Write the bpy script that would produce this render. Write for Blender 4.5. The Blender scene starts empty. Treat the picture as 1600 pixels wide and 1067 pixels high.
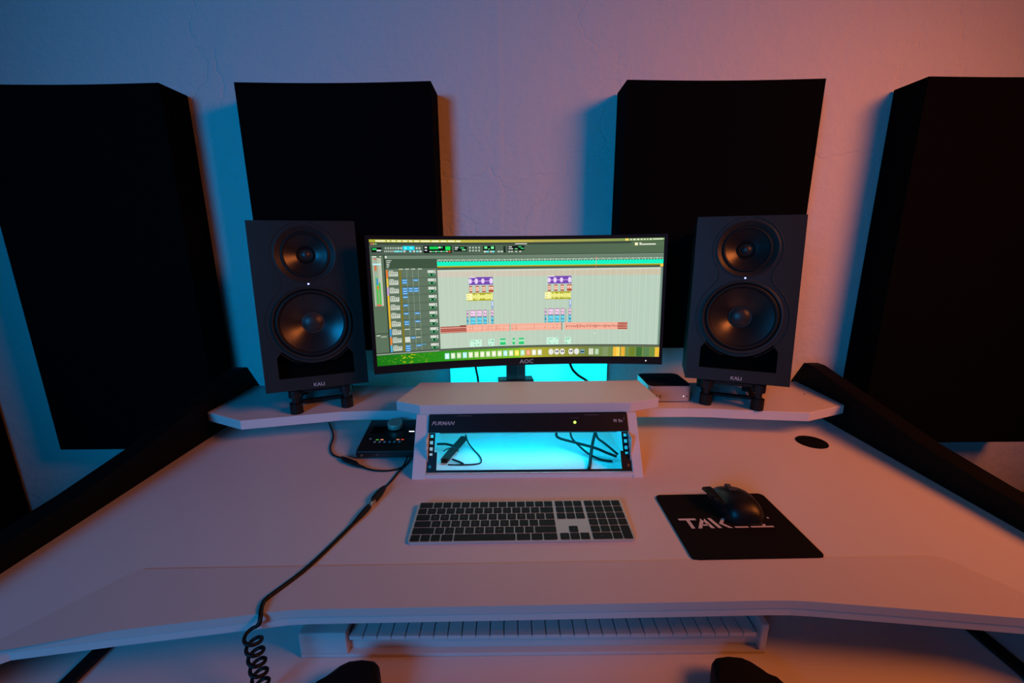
import bpy, bmesh, math, random
from mathutils import Vector, Matrix
random.seed(4)
sc = bpy.context.scene
COL = sc.collection
PI = math.pi

# ------------------------------------------------------------------ camera
cam = bpy.data.cameras.new('camera')
cam.sensor_width = 36.0
cam.lens = 36.0 * 664.95 / 1600.0
cam.clip_start = 0.02
camo = bpy.data.objects.new('camera', cam)
COL.objects.link(camo)
PITCH, YAW, ROLL, CAMH = 0.2292, 0.0024, 0.0072, 0.5357
def cam_axis(X, U, D):
    cr, sr = math.cos(ROLL), math.sin(ROLL)
    x, u = cr*X + sr*U, -sr*X + cr*U
    c, s = math.cos(PITCH), math.sin(PITCH)
    y, z = c*D + s*u, -s*D + c*u
    cy, sy = math.cos(YAW), math.sin(YAW)
    return Vector((cy*x + sy*y, -sy*x + cy*y, z))
R3 = Matrix((cam_axis(1, 0, 0), cam_axis(0, 1, 0), -cam_axis(0, 0, 1))).transposed()
camo.matrix_world = Matrix.Translation((0, 0, CAMH)) @ R3.to_4x4()
sc.camera = camo

# ------------------------------------------------------------------ world, lights, exposure
FLOOR = -0.745
w = bpy.data.worlds.new('world'); sc.world = w; w.use_nodes = True
w.node_tree.nodes['Background'].inputs[0].default_value = (0.5, 0.55, 0.7, 1)
w.node_tree.nodes['Background'].inputs[1].default_value = 0.002
def spot(name, loc, target, energy, color, angle, radius):
    l = bpy.data.lights.new(name, 'SPOT'); l.energy = energy; l.color = color
    l.spot_size = math.radians(angle); l.spot_blend = 1.0; l.shadow_soft_size = radius
    o = bpy.data.objects.new(name, l); COL.objects.link(o); o.location = loc
    o.rotation_euler = (Vector(target) - Vector(loc)).to_track_quat('-Z', 'Y').to_euler()
    return o
spot('orange_spot', (2.15, -0.08, 1.72), (0.74, 1.36, 0.34), 238, (1.0, 0.235, 0.05), 86, 0.58)
spot('blue_spot', (-1.75, -2.30, 1.22), (-0.30, 1.45, 0.50), 268, (0.0, 0.40, 1.0), 64, 0.60)
sc.view_settings.view_transform = 'Standard'
sc.view_settings.look = 'None'
sc.view_settings.exposure = 0.0
sc.view_settings.gamma = 1.0
sc.view_settings.use_curve_mapping = False

# ------------------------------------------------------------------ materials
def mat(name, col, rough=0.5, metal=0.0, spec=0.5, bump=None, emit=None, strength=1.0, var=0.0):
    m = bpy.data.materials.new(name); m.use_nodes = True
    nt = m.node_tree; b = nt.nodes['Principled BSDF']
    b.inputs['Base Color'].default_value = (*col, 1)
    b.inputs['Roughness'].default_value = rough
    b.inputs['Metallic'].default_value = metal
    b.inputs['Specular IOR Level'].default_value = spec
    if emit:
        b.inputs['Emission Color'].default_value = (*emit, 1)
        b.inputs['Emission Strength'].default_value = strength
    if bump or var:
        tc = nt.nodes.new('ShaderNodeTexCoord')
    if var:
        n = nt.nodes.new('ShaderNodeTexNoise'); n.inputs['Scale'].default_value = 9; n.inputs['Detail'].default_value = 6
        r = nt.nodes.new('ShaderNodeMix'); r.data_type = 'RGBA'
        r.inputs['A'].default_value = (*col, 1)
        r.inputs['B'].default_value = (*[c*(1-var) for c in col], 1)
        nt.links.new(tc.outputs['Object'], n.inputs['Vector'])
        nt.links.new(n.outputs['Fac'], r.inputs['Factor'])
        nt.links.new(r.outputs['Result'], b.inputs['Base Color'])
    if bump:
        scale, stren, dist = bump
        n = nt.nodes.new('ShaderNodeTexNoise'); n.inputs['Scale'].default_value = scale; n.inputs['Detail'].default_value = 4
        bp = nt.nodes.new('ShaderNodeBump'); bp.inputs['Strength'].default_value = stren; bp.inputs['Distance'].default_value = dist
        nt.links.new(tc.outputs['Object'], n.inputs['Vector'])
        nt.links.new(n.outputs['Fac'], bp.inputs['Height'])
        nt.links.new(bp.outputs['Normal'], b.inputs['Normal'])
    return m
def plaster():
    m = mat('wall_plaster', (0.72, 0.70, 0.69), 0.85, spec=0.2)
    nt = m.node_tree; b = nt.nodes['Principled BSDF']
    tc = nt.nodes.new('ShaderNodeTexCoord')
    n1 = nt.nodes.new('ShaderNodeTexNoise'); n1.inputs['Scale'].default_value = 26; n1.inputs['Detail'].default_value = 8; n1.inputs['Roughness'].default_value = 0.65
    n2 = nt.nodes.new('ShaderNodeTexNoise'); n2.inputs['Scale'].default_value = 4.5; n2.inputs['Detail'].default_value = 10; n2.inputs['Distortion'].default_value = 1.2
    v = nt.nodes.new('ShaderNodeTexVoronoi'); v.feature = 'DISTANCE_TO_EDGE'; v.inputs['Scale'].default_value = 1.1
    nd = nt.nodes.new('ShaderNodeTexNoise'); nd.inputs['Scale'].default_value = 5; nd.inputs['Detail'].default_value = 5
    add = nt.nodes.new('ShaderNodeVectorMath'); add.operation = 'MULTIPLY_ADD'; add.inputs[1].default_value = (0.35, 0.35, 0.35)
    nt.links.new(tc.outputs['Object'], nd.inputs['Vector'])
    nt.links.new(nd.outputs['Color'], add.inputs[0]); nt.links.new(tc.outputs['Object'], add.inputs[2])
    nt.links.new(add.outputs[0], v.inputs['Vector'])
    cr = nt.nodes.new('ShaderNodeMapRange'); cr.inputs['From Max'].default_value = 0.008; cr.clamp = True
    nt.links.new(v.outputs['Distance'], cr.inputs['Value'])
    mx = nt.nodes.new('ShaderNodeMath'); mx.operation = 'MULTIPLY_ADD'; mx.inputs[1].default_value = 1.3
    nt.links.new(n2.outputs['Fac'], mx.inputs[0]); nt.links.new(n1.outputs['Fac'], mx.inputs[2])
    m2 = nt.nodes.new('ShaderNodeMath'); m2.operation = 'MULTIPLY_ADD'; m2.inputs[1].default_value = 0.25
    nt.links.new(cr.outputs['Result'], m2.inputs[0]); nt.links.new(mx.outputs[0], m2.inputs[2])
    bp = nt.nodes.new('ShaderNodeBump'); bp.inputs['Strength'].default_value = 0.8; bp.inputs['Distance'].default_value = 0.006
    for o in (tc,):
        nt.links.new(o.outputs['Object'], n1.inputs['Vector']); nt.links.new(o.outputs['Object'], n2.inputs['Vector'])
    nt.links.new(m2.outputs[0], bp.inputs['Height']); nt.links.new(bp.outputs['Normal'], b.inputs['Normal'])
    return m
M = {
 'wall': plaster(),
 'paint': mat('side_wall_paint', (0.10, 0.10, 0.10), 0.9, spec=0.2, bump=(30, 0.2, 0.003)),
 'ceil': mat('ceiling_paint', (0.12, 0.12, 0.12), 0.95, spec=0.1, var=0.05),
 'floor': mat('floor_carpet', (0.06, 0.055, 0.055), 0.95, spec=0.1, bump=(400, 0.4, 0.003), var=0.2),
 'fabric': mat('black_fabric', (0.0035, 0.0035, 0.004), 1.0, spec=0.03, bump=(900, 0.4, 0.0006)),
 'white': mat('white_laminate', (0.72, 0.68, 0.67), 0.42, spec=0.35, bump=(300, 0.04, 0.0003)),
 'pad': mat('white_leatherette', (0.66, 0.60, 0.58), 0.5, spec=0.3, bump=(500, 0.12, 0.0004)),
 'cheek': mat('black_laminate', (0.003, 0.003, 0.003), 0.6, spec=0.10, bump=(200, 0.1, 0.0005)),
 'blackp': mat('black_plastic', (0.010, 0.010, 0.011), 0.42, spec=0.4),
 'blackm': mat('black_metal', (0.008, 0.008, 0.009), 0.38, spec=0.4),
 'bezel': mat('monitor_bezel', (0.012, 0.011, 0.012), 0.35, spec=0.45),
 'stand': mat('monitor_stand_metal', (0.03, 0.022, 0.02), 0.35, spec=0.5),
 'spk': mat('speaker_vinyl', (0.022, 0.0195, 0.017), 0.5, spec=0.2, bump=(700, 0.12, 0.0004)),
 'spkf': mat('speaker_baffle', (0.024, 0.0215, 0.019), 0.45, spec=0.3),
 'cone': mat('speaker_cone', (0.016, 0.015, 0.015), 0.30, spec=0.6),
 'rubber': mat('rubber', (0.006, 0.006, 0.006), 0.55, spec=0.3),
 'cap': mat('dust_cap', (0.03, 0.03, 0.03), 0.4, spec=0.5),
 'ring': mat('cone_ring', (0.06, 0.055, 0.05), 0.4, spec=0.4),
 'void': mat('port_black', (0.002, 0.002, 0.002), 0.9, spec=0.05),
 'print': mat('white_print', (0.62, 0.60, 0.60), 0.6, spec=0.2),
 'greyprint': mat('grey_print', (0.42, 0.42, 0.43), 0.6, spec=0.2),
 'dimprint': mat('dim_print', (0.07, 0.07, 0.075), 0.6, spec=0.2),
 'keyprint': mat('key_legend_print', (0.16, 0.16, 0.165), 0.6, spec=0.2),
 'alu': mat('silver_aluminium', (0.60, 0.60, 0.62), 0.4, 0.55, bump=(900, 0.03, 0.0002)),
 'alud': mat('dark_top_cover', (0.015, 0.016, 0.018), 0.35, spec=0.5),
 'key': mat('black_keycap', (0.007, 0.0075, 0.008), 0.5, spec=0.3),
 'keyw': mat('white_piano_key', (0.66, 0.62, 0.62), 0.35, spec=0.4),
 'synth': mat('white_synth_plastic', (0.62, 0.60, 0.60), 0.45, spec=0.35),
 'matpad': mat('black_mouse_mat', (0.006, 0.005, 0.005), 0.75, spec=0.12, bump=(1500, 0.3, 0.0003)),
 'mouse': mat('black_mouse_plastic', (0.008, 0.008, 0.008), 0.38, spec=0.4),
 'cable': mat('black_cable_rubber', (0.006, 0.006, 0.006), 0.5, spec=0.3),
 'brass': mat('jack_plug_metal', (0.65, 0.55, 0.45), 0.25, 1.0),
 'screw': mat('screw_steel', (0.45, 0.40, 0.36), 0.3, 1.0),
 'apollo': mat('interface_body', (0.010, 0.0105, 0.0105), 0.36, 0.0, spec=0.45),
 'knob': mat('brushed_aluminium_knob', (0.80, 0.84, 0.66), 0.30, 0.6),
 'chair': mat('chair_arm_pad', (0.006, 0.006, 0.007), 0.6, spec=0.2),
 'ledblue': mat('led_blue', (0.1, 0.1, 0.3), 0.4, emit=(0.25, 0.3, 1.0), strength=6),
 'ledgreen': mat('led_green', (0.2, 0.3, 0.05), 0.4, emit=(0.45, 1.0, 0.08), strength=3),
 'ledwhite': mat('led_white', (0.5, 0.5, 0.5), 0.4, emit=(1, 1, 1), strength=1.5),
 'ledred': mat('led_red', (0.3, 0.05, 0.02), 0.4, emit=(1.0, 0.10, 0.04), strength=0.6),
 'ledorange': mat('led_orange', (0.3, 0.1, 0.05), 0.4, emit=(1.0, 0.35, 0.2), strength=0.9),
 'ledlime': mat('led_lime', (0.1, 0.3, 0.05), 0.4, emit=(0.15, 0.6, 0.05), strength=0.6),
 'cyan': mat('cyan_light_diffuser', (0.5, 0.5, 0.5), 0.5, emit=(0.0, 0.78, 1.0), strength=1.6),
 'bar': mat('added_cyan_tube', (0.5, 0.5, 0.5), 0.5, emit=(0.0, 0.62, 1.0), strength=32),  # glow of the added bar inside the rack bay
}

kb_ = M['knob'].node_tree; tg = kb_.nodes.new('ShaderNodeTangent'); tg.direction_type = 'RADIAL'; tg.axis = 'Z'
kb_.nodes['Principled BSDF'].inputs['Anisotropic'].default_value = 0.85
kb_.links.new(tg.outputs[0], kb_.nodes['Principled BSDF'].inputs['Tangent'])

# ------------------------------------------------------------------ helpers
def link(name, bm, m, parent=None, loc=None, rot=None, smooth=False):
    me = bpy.data.meshes.new(name)
    bmesh.ops.recalc_face_normals(bm, faces=bm.faces[:])
    bm.to_mesh(me); bm.free()
    me.materials.append(M[m] if isinstance(m, str) else m)
    if smooth:
        for f in me.polygons: f.use_smooth = True
        if smooth != True:
            me.set_sharp_from_angle(angle=math.radians(smooth))
    o = bpy.data.objects.new(name, me); COL.objects.link(o)
    if parent: o.parent = parent
    if loc: o.location = loc
    if rot: o.rotation_euler = rot
    return o
def tag(o, label, cat=None, group=None):
    o['label'] = label
    if cat: o['category'] = cat
    if group: o['group'] = group
    return o
def thing(name, label, cat, loc=(0, 0, 0), rot=(0, 0, 0), group=None):
    o = bpy.data.objects.new(name, None); COL.objects.link(o)
    o.location = loc; o.rotation_euler = rot; o.empty_display_size = 0.05
    return tag(o, label, cat, group)
def struct(o):
    o['kind'] = 'structure'; return o
def xf(verts, m4):
    for v in verts: v.co = m4 @ v.co
def box(bm, x0, x1, y0, y1, z0, z1, bev=0, seg=2):
    r = bmesh.ops.create_cube(bm, size=1)
    vs = r['verts']
    for v in vs:
        v.co = Vector((x0 + (v.co.x+.5)*(x1-x0), y0 + (v.co.y+.5)*(y1-y0), z0 + (v.co.z+.5)*(z1-z0)))
    if bev:
        es = list({e for v in vs for e in v.link_edges})
        bmesh.ops.bevel(bm, geom=es, offset=bev, segments=seg, affect='EDGES', profile=0.6)
    return bm
def nbox(*a, **k):
    return box(bmesh.new(), *a, **k)
def prism(pts, z0, z1, bm=None, bev=0, seg=2, top_only=False, sel=None):
    """plan polygon extruded in z"""
    bm = bm or bmesh.new()
    lo = [bm.verts.new((x, y, z0)) for x, y in pts]
    hi = [bm.verts.new((x, y, z1)) for x, y in pts]
    n = len(pts)
    bm.faces.new(lo[::-1]); top = bm.faces.new(hi)
    for i in range(n):
        bm.faces.new((lo[i], lo[(i+1) % n], hi[(i+1) % n], hi[i]))
    if bev:
        if sel is not None:
            es = [e for e in top.edges if sel(e.verts[0].co, e.verts[1].co)]
        elif top_only: es = list(top.edges)
        else: es = [e for v in lo+hi for e in v.link_edges]; es = list(set(es))
        bmesh.ops.bevel(bm, geom=es, offset=bev, segments=seg, affect='EDGES', profile=0.5)
    return bm
def profile_x(pts, x0, x1, bev=0, seg=2):
    """(y, z) outline extruded along x"""
    bm = bmesh.new()
    a = [bm.verts.new((x0, y, z)) for y, z in pts]; b = [bm.verts.new((x1, y, z)) for y, z in pts]
    n = len(pts); bm.faces.new(a); bm.faces.new(b[::-1])
    for i in range(n): bm.faces.new((a[i], b[i], b[(i+1) % n], a[(i+1) % n]))
    if bev: bmesh.ops.bevel(bm, geom=bm.edges[:], offset=bev, segments=seg, affect='EDGES', profile=0.6)
    return bm
def lathe(prof, seg=48, bm=None, axis='Z'):
    """(radius, height) profile about z; radius 0 closes to a point"""
    bm = bm or bmesh.new()
    rings = []
    for r, h in prof:
        if r < 1e-6: rings.append([bm.verts.new((0, 0, h))])
        else: rings.append([bm.verts.new((r*math.cos(2*PI*i/seg), r*math.sin(2*PI*i/seg), h)) for i in range(seg)])
    for A, B in zip(rings, rings[1:]):
        for i in range(seg):
            j = (i+1) % seg
            if len(A) == 1 and len(B) == 1: continue
            if len(A) == 1: bm.faces.new((A[0], B[i], B[j]))
            elif len(B) == 1: bm.faces.new((A[i], A[j], B[0]))
            else: bm.faces.new((A[i], A[j], B[j], B[i]))
    return bm
def cyl(bm, r, h, seg=24, m4=None, r2=None):
    res = bmesh.ops.create_cone(bm, cap_ends=True, segments=seg, radius1=r, radius2=r if r2 is None else r2, depth=h)
    if m4: xf(res['verts'], m4)
    return bm
def tube(pts, rad, seg=8, smooth_it=True, bm=None, sub=6):
    """tube along a Catmull-Rom path; rad number or list"""
    P = [Vector(p) for p in pts]
    rads = rad if isinstance(rad, (list, tuple)) else [rad]*len(P)
    path, rr = [], []
    if smooth_it and len(P) > 2:
        Q = [2*P[0]-P[1]] + P + [2*P[-1]-P[-2]]
        for i in range(1, len(Q)-2):
            for k in range(sub):
                t = k/sub
                path.append(0.5*((2*Q[i]) + (-Q[i-1]+Q[i+1])*t + (2*Q[i-1]-5*Q[i]+4*Q[i+1]-Q[i+2])*t*t + (-Q[i-1]+3*Q[i]-3*Q[i+1]+Q[i+2])*t**3))
                rr.append(rads[i-1]*(1-t)+rads[i]*t)
        path.append(P[-1]); rr.append(rads[-1])
    else: path, rr = P, list(rads)
    bm = bm or bmesh.new()
    up = Vector((0.13, 0.27, 0.95)); rings = []
    for i, p in enumerate(path):
        d = (path[min(i+1, len(path)-1)] - path[max(i-1, 0)])
        d = d.normalized() if d.length > 1e-9 else Vector((0, 0, 1))
        s = d.cross(up); s = s.normalized() if s.length > 1e-4 else d.orthogonal().normalized()
        u = s.cross(d).normalized(); up = u
        rings.append([bm.verts.new(p + rr[i]*(math.cos(2*PI*k/seg)*s + math.sin(2*PI*k/seg)*u)) for k in range(seg)])
    for A, B in zip(rings, rings[1:]):
        for k in range(seg): bm.faces.new((A[k], A[(k+1) % seg], B[(k+1) % seg], B[k]))
    bm.faces.new(rings[0][::-1]); bm.faces.new(rings[-1])
    return bm
def text_bm(s, size, m4=None, bm=None, extrude=0.0002, shear=0.0, sx=1.0, align='LEFT', bold=0.0):
    c = bpy.data.curves.new('lettering', 'FONT'); c.body = s; c.size = size; c.extrude = extrude
    c.shear = shear; c.align_x = align; c.resolution_u = 2; c.offset = bold
    o = bpy.data.objects.new('lettering', c); COL.objects.link(o)
    dg = bpy.context.evaluated_depsgraph_get(); dg.update()
    me = bpy.data.meshes.new_from_object(o.evaluated_get(dg))
    bm = bm or bmesh.new(); n0 = len(bm.verts)
    bm.from_mesh(me); bm.verts.ensure_lookup_table()
    vs = bm.verts[n0:]
    for v in vs: v.co.x *= sx
    if m4: xf(vs, m4)
    bpy.data.objects.remove(o); bpy.data.curves.remove(c); bpy.data.meshes.remove(me)
    return bm
def copy_tree(o, parent=None):
    c = o.copy(); COL.objects.link(c); c.parent = parent
    for ch in list(o.children): copy_tree(ch, c)
    return c
T = Matrix.Translation
RX = lambda a: Matrix.Rotation(a, 4, 'X')
RY = lambda a: Matrix.Rotation(a, 4, 'Y')
RZ = lambda a: Matrix.Rotation(a, 4, 'Z')

# ------------------------------------------------------------------ the room
WY = 1.578
XL, XR, YF, CEIL = -2.75, 2.95, -2.6, 1.95
bm = bmesh.new()          # back wall with a slight vertical plaster ridge
xs = [XL-.1, -0.10, -0.06, -0.035, -0.028, -0.02, 0.04, XR+.1]
dy = [0, 0, 0.0004, 0.0012, 0.0008, 0.0, 0, 0]
fr = [[bm.verts.new((x, WY-d, z)) for z in (FLOOR, CEIL)] for x, d in zip(xs, dy)]
bk = [[bm.verts.new((x, WY+.1, z)) for z in (FLOOR, CEIL)] for x in (xs[0], xs[-1])]
for A, B in zip(fr, fr[1:]): bm.faces.new((A[0], B[0], B[1], A[1]))
bm.faces.new((bk[0][0], bk[1][0], bk[1][1], bk[0][1]))
bm.faces.new((fr[0][0], fr[0][1], bk[0][1], bk[0][0])); bm.faces.new((fr[-1][0], fr[-1][1], bk[1][1], bk[1][0]))
struct(link('wall_back', bm, 'wall'))
struct(link('wall_left', nbox(XL-.1, XL, YF, WY, FLOOR, CEIL), 'paint'))
struct(link('wall_right', nbox(XR, XR+.1, YF, WY, FLOOR, CEIL), 'paint'))
struct(link('wall_front', nbox(XL-.1, XR+.1, YF-.1, YF, FLOOR, CEIL), 'paint'))
struct(link('floor', nbox(XL-.1, XR+.1, YF-.1, WY+.1, FLOOR-.05, FLOOR), 'floor'))
struct(link('ceiling', nbox(XL-.1, XR+.1, YF-.1, WY+.1, CEIL, CEIL+.05), 'ceil'))

# ------------------------------------------------------------------ acoustic panels
def panel(name, label, x0, x1, z0, z1, yf=1.449, yb=WY-.0005, group=None):
    t = thing(name, label, 'acoustic panel', ((x0+x1)/2, (yf+yb)/2, z0), group=group)
    W, D, H = (x1-x0)/2, (yb-yf)/2, z1-z0
    bm = bmesh.new()      # wrapped cover: front face pulled in a touch along its edges, sagging top
    nx, nz = 9, 11
    def grid(y, sag):
        return [[bm.verts.new((-W+2*W*i/(nx-1), y, H*j/(nz-1) - (sag*math.sin(PI*i/(nx-1)) if j == nz-1 else 0))) for j in range(nz)] for i in range(nx)]
    F, B = grid(-D, 0.004), grid(D*0.9, 0.002)
    for i in range(nx-1):
        for j in range(nz-1):
            bm.faces.new((F[i][j], F[i+1][j], F[i+1][j+1], F[i][j+1]))
            bm.faces.new((B[i][j], B[i][j+1], B[i+1][j+1], B[i+1][j]))
    for i in range(nx-1):
        bm.faces.new((F[i][0], B[i][0], B[i+1][0], F[i+1][0])); bm.faces.new((F[i][-1], F[i+1][-1], B[i+1][-1], B[i][-1]))
    for j in range(nz-1):
        bm.faces.new((F[0][j], F[0][j+1], B[0][j+1], B[0][j])); bm.faces.new((F[-1][j], B[-1][j], B[-1][j+1], F[-1][j+1]))
    es = [e for e in bm.edges if len(e.link_faces) == 2 and e.calc_face_angle(0) > 1.0]
    bmesh.ops.bevel(bm, geom=es, offset=0.004, segments=2, affect='EDGES', profile=0.5)
    link('fabric_cover', bm, 'fabric', t)
    bm = bmesh.new()      # wooden back frame set in behind the cloth
    for a in ((-W*.97, -W*.9, 0.02, H-.02), (W*.9, W*.97, 0.02, H-.02), (-W*.9, W*.9, 0.02, .06), (-W*.9, W*.9, H-.06, H-.02)):
        box(bm, a[0], a[1], D*.9, D, a[2], a[3])
    link('back_frame', bm, 'cheek', t)
    return t
ZT = 1.0175
panel('acoustic_panel', 'black fabric panel on the wall behind the speaker beside the audio interface', -0.8406, -0.2394, 0.17, ZT)
panel('acoustic_panel', 'black fabric panel on the wall behind the speaker beside the silver mini computer', 0.3619, 0.972, 0.17, ZT)
panel('acoustic_panel', 'tall black fabric panel on the blue-lit wall at the end of the desk', -1.669, -1.071, -0.20, ZT)
panel('acoustic_panel', 'tall black fabric panel on the orange-lit wall at the mouse pad end of the desk', 1.287, 1.945, -0.20, ZT+.004)
panel('acoustic_panel', 'black floor-standing panel in the blue-lit corner past the tall hanging panel', -2.62, -2.005, FLOOR, 0.62)

# ------------------------------------------------------------------ desk
DL, DR = -0.859, 0.956
desk = thing('studio_desk', 'white studio desk with raised shelf, rack bay, padded armrest and black side panels', 'desk', (0, 0, FLOOR))
dz = -FLOOR
def dpart(name, bm, m, parent=None, smooth=False):
    xf(bm.verts, T((0, 0, dz)))
    return link(name, bm, m, parent or desk, smooth=smooth)
back_line = [(-0.735, 0.458), (-0.640, 0.607), (-0.626, 0.617), (0.722, 0.631), (0.741, 0.625), (0.828, 0.492)]
top_pts = [(DL, 1.38), (DL, 0.385), (-0.736, 0.455)] + back_line[1:-1] + [(0.829, 0.489), (DR, 0.42), (DR, 1.38)]
dpart('desktop', prism(top_pts, -0.03, 0.0), 'white')
front_line = [(0.740, 0.5045), (0.574, 0.524), (0.452, 0.5375), (0.426, 0.5395), (0.395, 0.540), (-0.002, 0.535), (-0.31, 0.5315), (-0.34, 0.530), (-0.37, 0.5255), (-0.569, 0.498), (-0.700, 0.478)]
pad_pts = [(x, y-.0006) for x, y in back_line] + front_line
fl = set((round(x, 4), round(y, 4)) for x, y in front_line)
isf = lambda a, b: all((round(v.x, 4), round(v.y, 4)) in fl for v in (a, b))
dpart('armrest_pad', prism(pad_pts, -0.013, 0.0015, bev=0.0125, seg=5, sel=isf), 'pad', smooth=40)
lip_pts = [(x, y-.0012) for x, y in back_line] + [(x, y+.001) for x, y in front_line]
dpart('front_lip', prism(lip_pts, -0.0265, -0.0135), 'white')
cheek = [(0.33, FLOOR), (0.33, 0.03), (0.36, 0.043), (0.62, 0.044), (0.757, 0.052), (0.914, 0.070), (1.30, 0.1465), (1.335, 0.1455), (1.395, 0.052), (1.395, FLOOR)]
for x0, x1 in ((DL-.046, DL), (DR, DR+.046)):
    dpart('side_panel', profile_x(cheek, x0, x1, bev=0.0015, seg=1), 'cheek')
dpart('back_panel', nbox(DL+.001, DR-.001, 1.36, 1.38, -0.50, -0.031), 'white')
# raised shelf wings
SZ0, SZ1 = 0.049, 0.075
wl = [(-0.857, 1.355), (-0.857, 1.125), (-0.727, 1.064), (-0.545, 1.107), (-0.48, 1.122), (-0.40, 1.1265), (-0.232, 1.1265), (-0.232, 1.335), (-0.36, 1.345)]
wr = [(0.954, 1.355), (0.36, 1.345), (0.308, 1.335), (0.308, 1.1265), (0.50, 1.1265), (0.566, 1.122), (0.62, 1.113), (0.817, 1.088), (0.953, 1.141)]
for pts in (wl, wr):
    dpart('shelf_wing', prism(pts, SZ0, SZ1, bev=0.0012, seg=1), 'white')
for x in (-0.80, -0.50, 0.56, 0.88):
    dpart('shelf_support', nbox(x-.012, x+.012, 1.265, 1.335, 0.0, SZ0), 'white')
# rack bay: slanted sides, top board
TILT, RX0, RY0, RZ0 = 0.582, 0.0404, 0.9034, 0.0134
ct, st = math.cos(TILT), math.sin(TILT)
side = [(RY0-RZ0*st/ct-.004, 0.0), (RY0+.1333*st-.004+.006, 0.125), (1.145, 0.125), (1.145, 0.0)]
for x0, x1 in ((-0.2335, -0.2015), (0.2825, 0.3065)):
    dpart('rack_bay_side', profile_x(side, x0, x1, bev=0.001, seg=1), 'white')
btop = [(-0.258, 1.150), (-0.289, 1.006), (-0.224, 0.976), (0.293, 0.983), (0.372, 1.011), (0.362, 1.155)]
dpart('rack_bay_top', prism(btop, 0.1255, 0.150, bev=0.001, seg=1), 'white')
# rack rails with real holes, in the tilted face plane
def face_m(x=0.0, k=0.0, out=0.0):     # k metres up the face, out towards the room
    return T((RX0+x, RY0 + k*st - out*ct, RZ0 + k*ct + out*st)) @ RX(-TILT)
def rail(sgn):
    bm = bmesh.new(); H = 0.0889
    xo, xi = 0.2413, 0.2250
    hx0, hx1 = 0.2370, 0.2292
    holes = [(0.0775, 0.0850), (0.0625, 0.0705), (0.0475, 0.0555), (0.036, 0.0415)]
    def b(x0, x1, z0, z1):
        x0, x1 = sorted((sgn*x0, sgn*x1)); n = len(bm.verts)
        box(bm, x0, x1, 0.0, 0.002, z0, z1)
    b(xo, hx0, 0, H); b(hx1, xi, 0, H)
    z = 0
    for a, c in sorted(holes):
        b(hx0, hx1, z, a); z = c
    b(hx0, hx1, z, H)
    b(xi, 0.2185, 0.0, 0.044)                       # wider lower flange
    xf(bm.verts, face_m())
    r = dpart('rack_rail', bm, 'blackm')
    s = bmesh.new(); cyl(s, 0.0036, 0.002, 16, face_m(sgn*0.2335, 0.0105, 0.0011) @ RX(PI/2))
    dpart('screw', s, 'screw', r)
    # folded bracket wing running back into the bay with slots
    g = bmesh.new()
    for q in range(5):
        x0, x1 = sorted((sgn*0.2395, sgn*0.2408))
        box(g, x0, x1, 0.004+q*0.016, 0.0165+q*0.016, 0.004, 0.060)
    x0, x1 = sorted((sgn*0.2395, sgn*0.2408)); box(g, x0, x1, 0.004, 0.082, 0.0, 0.004); box(g, x0, x1, 0.004, 0.082, 0.060, 0.085)
    xf(g.verts, T((RX0, RY0+.008, 0.004)))
    dpart('bracket', g, 'white', r)
for s in (-1, 1): rail(s)
bm = nbox(-0.2413, 0.2413, -0.002, 0.0, -0.003, 0.0025); xf(bm.verts, face_m()); dpart('rack_sill', bm, 'blackm')
dpart('header_light_stop', nbox(RX0-.2413, RX0+.2413, .9800, .9860, .100, .1254), 'blackm')  # added strip, stops cyan light leaking out above the power conditioner
dpart('sill_light_stop', nbox(RX0-.2418, RX0+.2418, RY0-.0085, RY0-.0035, .0002, .0108), 'white')  # added board, keeps the bay light from spilling under the sill
# keyboard tray with slides
dpart('keyboard_tray', nbox(DL+.006, DR-.006, 0.44, 1.0, -0.158, -0.14, bev=.002), 'white')
for x in (-0.7035, 0.813):
    dpart('tray_slide', nbox(x-.0115, x+.0115, 0.46, 1.0, -0.14, -0.132, bev=.001, seg=1), 'blackm')
for x in (DL+.003, DR-.003):
    dpart('tray_hanger', nbox(x-.003, x+.003, 0.60, 1.0, -0.158, -0.03), 'blackm')
bm = lathe([(0, .0006), (.030, .0006), (.0315, .0016), (.0375, .0016), (.0382, 0.0), (0, 0.0)], 40); xf(bm.verts, T((0.816, 1.062, 0.0002)))
dpart('cable_grommet', bm, 'cheek', smooth=30)
bm = bmesh.new(); cyl(bm, .0025, .0006, 12, T((0.899, 1.231, SZ1+.0003))); dpart('screw_hole', bm, 'void')

# ------------------------------------------------------------------ rack power conditioner
U1 = 0.0443
pc = thing('power_conditioner', 'black rack power conditioner mounted across the top of the desk bay', 'power strip', face_m(0, .0889).to_translation(), (-TILT, 0, 0))
link('front_panel', nbox(-0.2413, 0.2413, -0.004, -0.0001, 0.0003, U1-.0003, bev=.0006, seg=1), 'blackm', pc)
link('chassis', nbox(-0.2175, 0.2175, 0.0, 0.020, 0.0012, U1-.002, bev=.001, seg=1), 'blackm', pc)
link('brand_lettering', text_bm('FURMAN', 0.0125, T((-0.2345, -0.0042, 0.0185)) @ RX(PI/2), shear=0.3, sx=1.08, bold=.0003), 'greyprint', pc)
bm = text_bm('M', 0.0105, T((0.207, -0.0042, 0.0225)) @ RX(PI/2), bold=.0003)
text_bm('8x', 0.0105, T((0.219, -0.0042, 0.0225)) @ RX(PI/2), bm, bold=.0002)
text_bm('2', 0.006, T((0.2315, -0.0042, 0.0285)) @ RX(PI/2), bm)
link('model_lettering', bm, 'greyprint', pc)
link('power_lettering', text_bm('POWER', 0.0055, T((0.113, -0.0042, 0.0315)) @ RX(PI/2), align='CENTER', sx=1.1), 'dimprint', pc)
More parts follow.
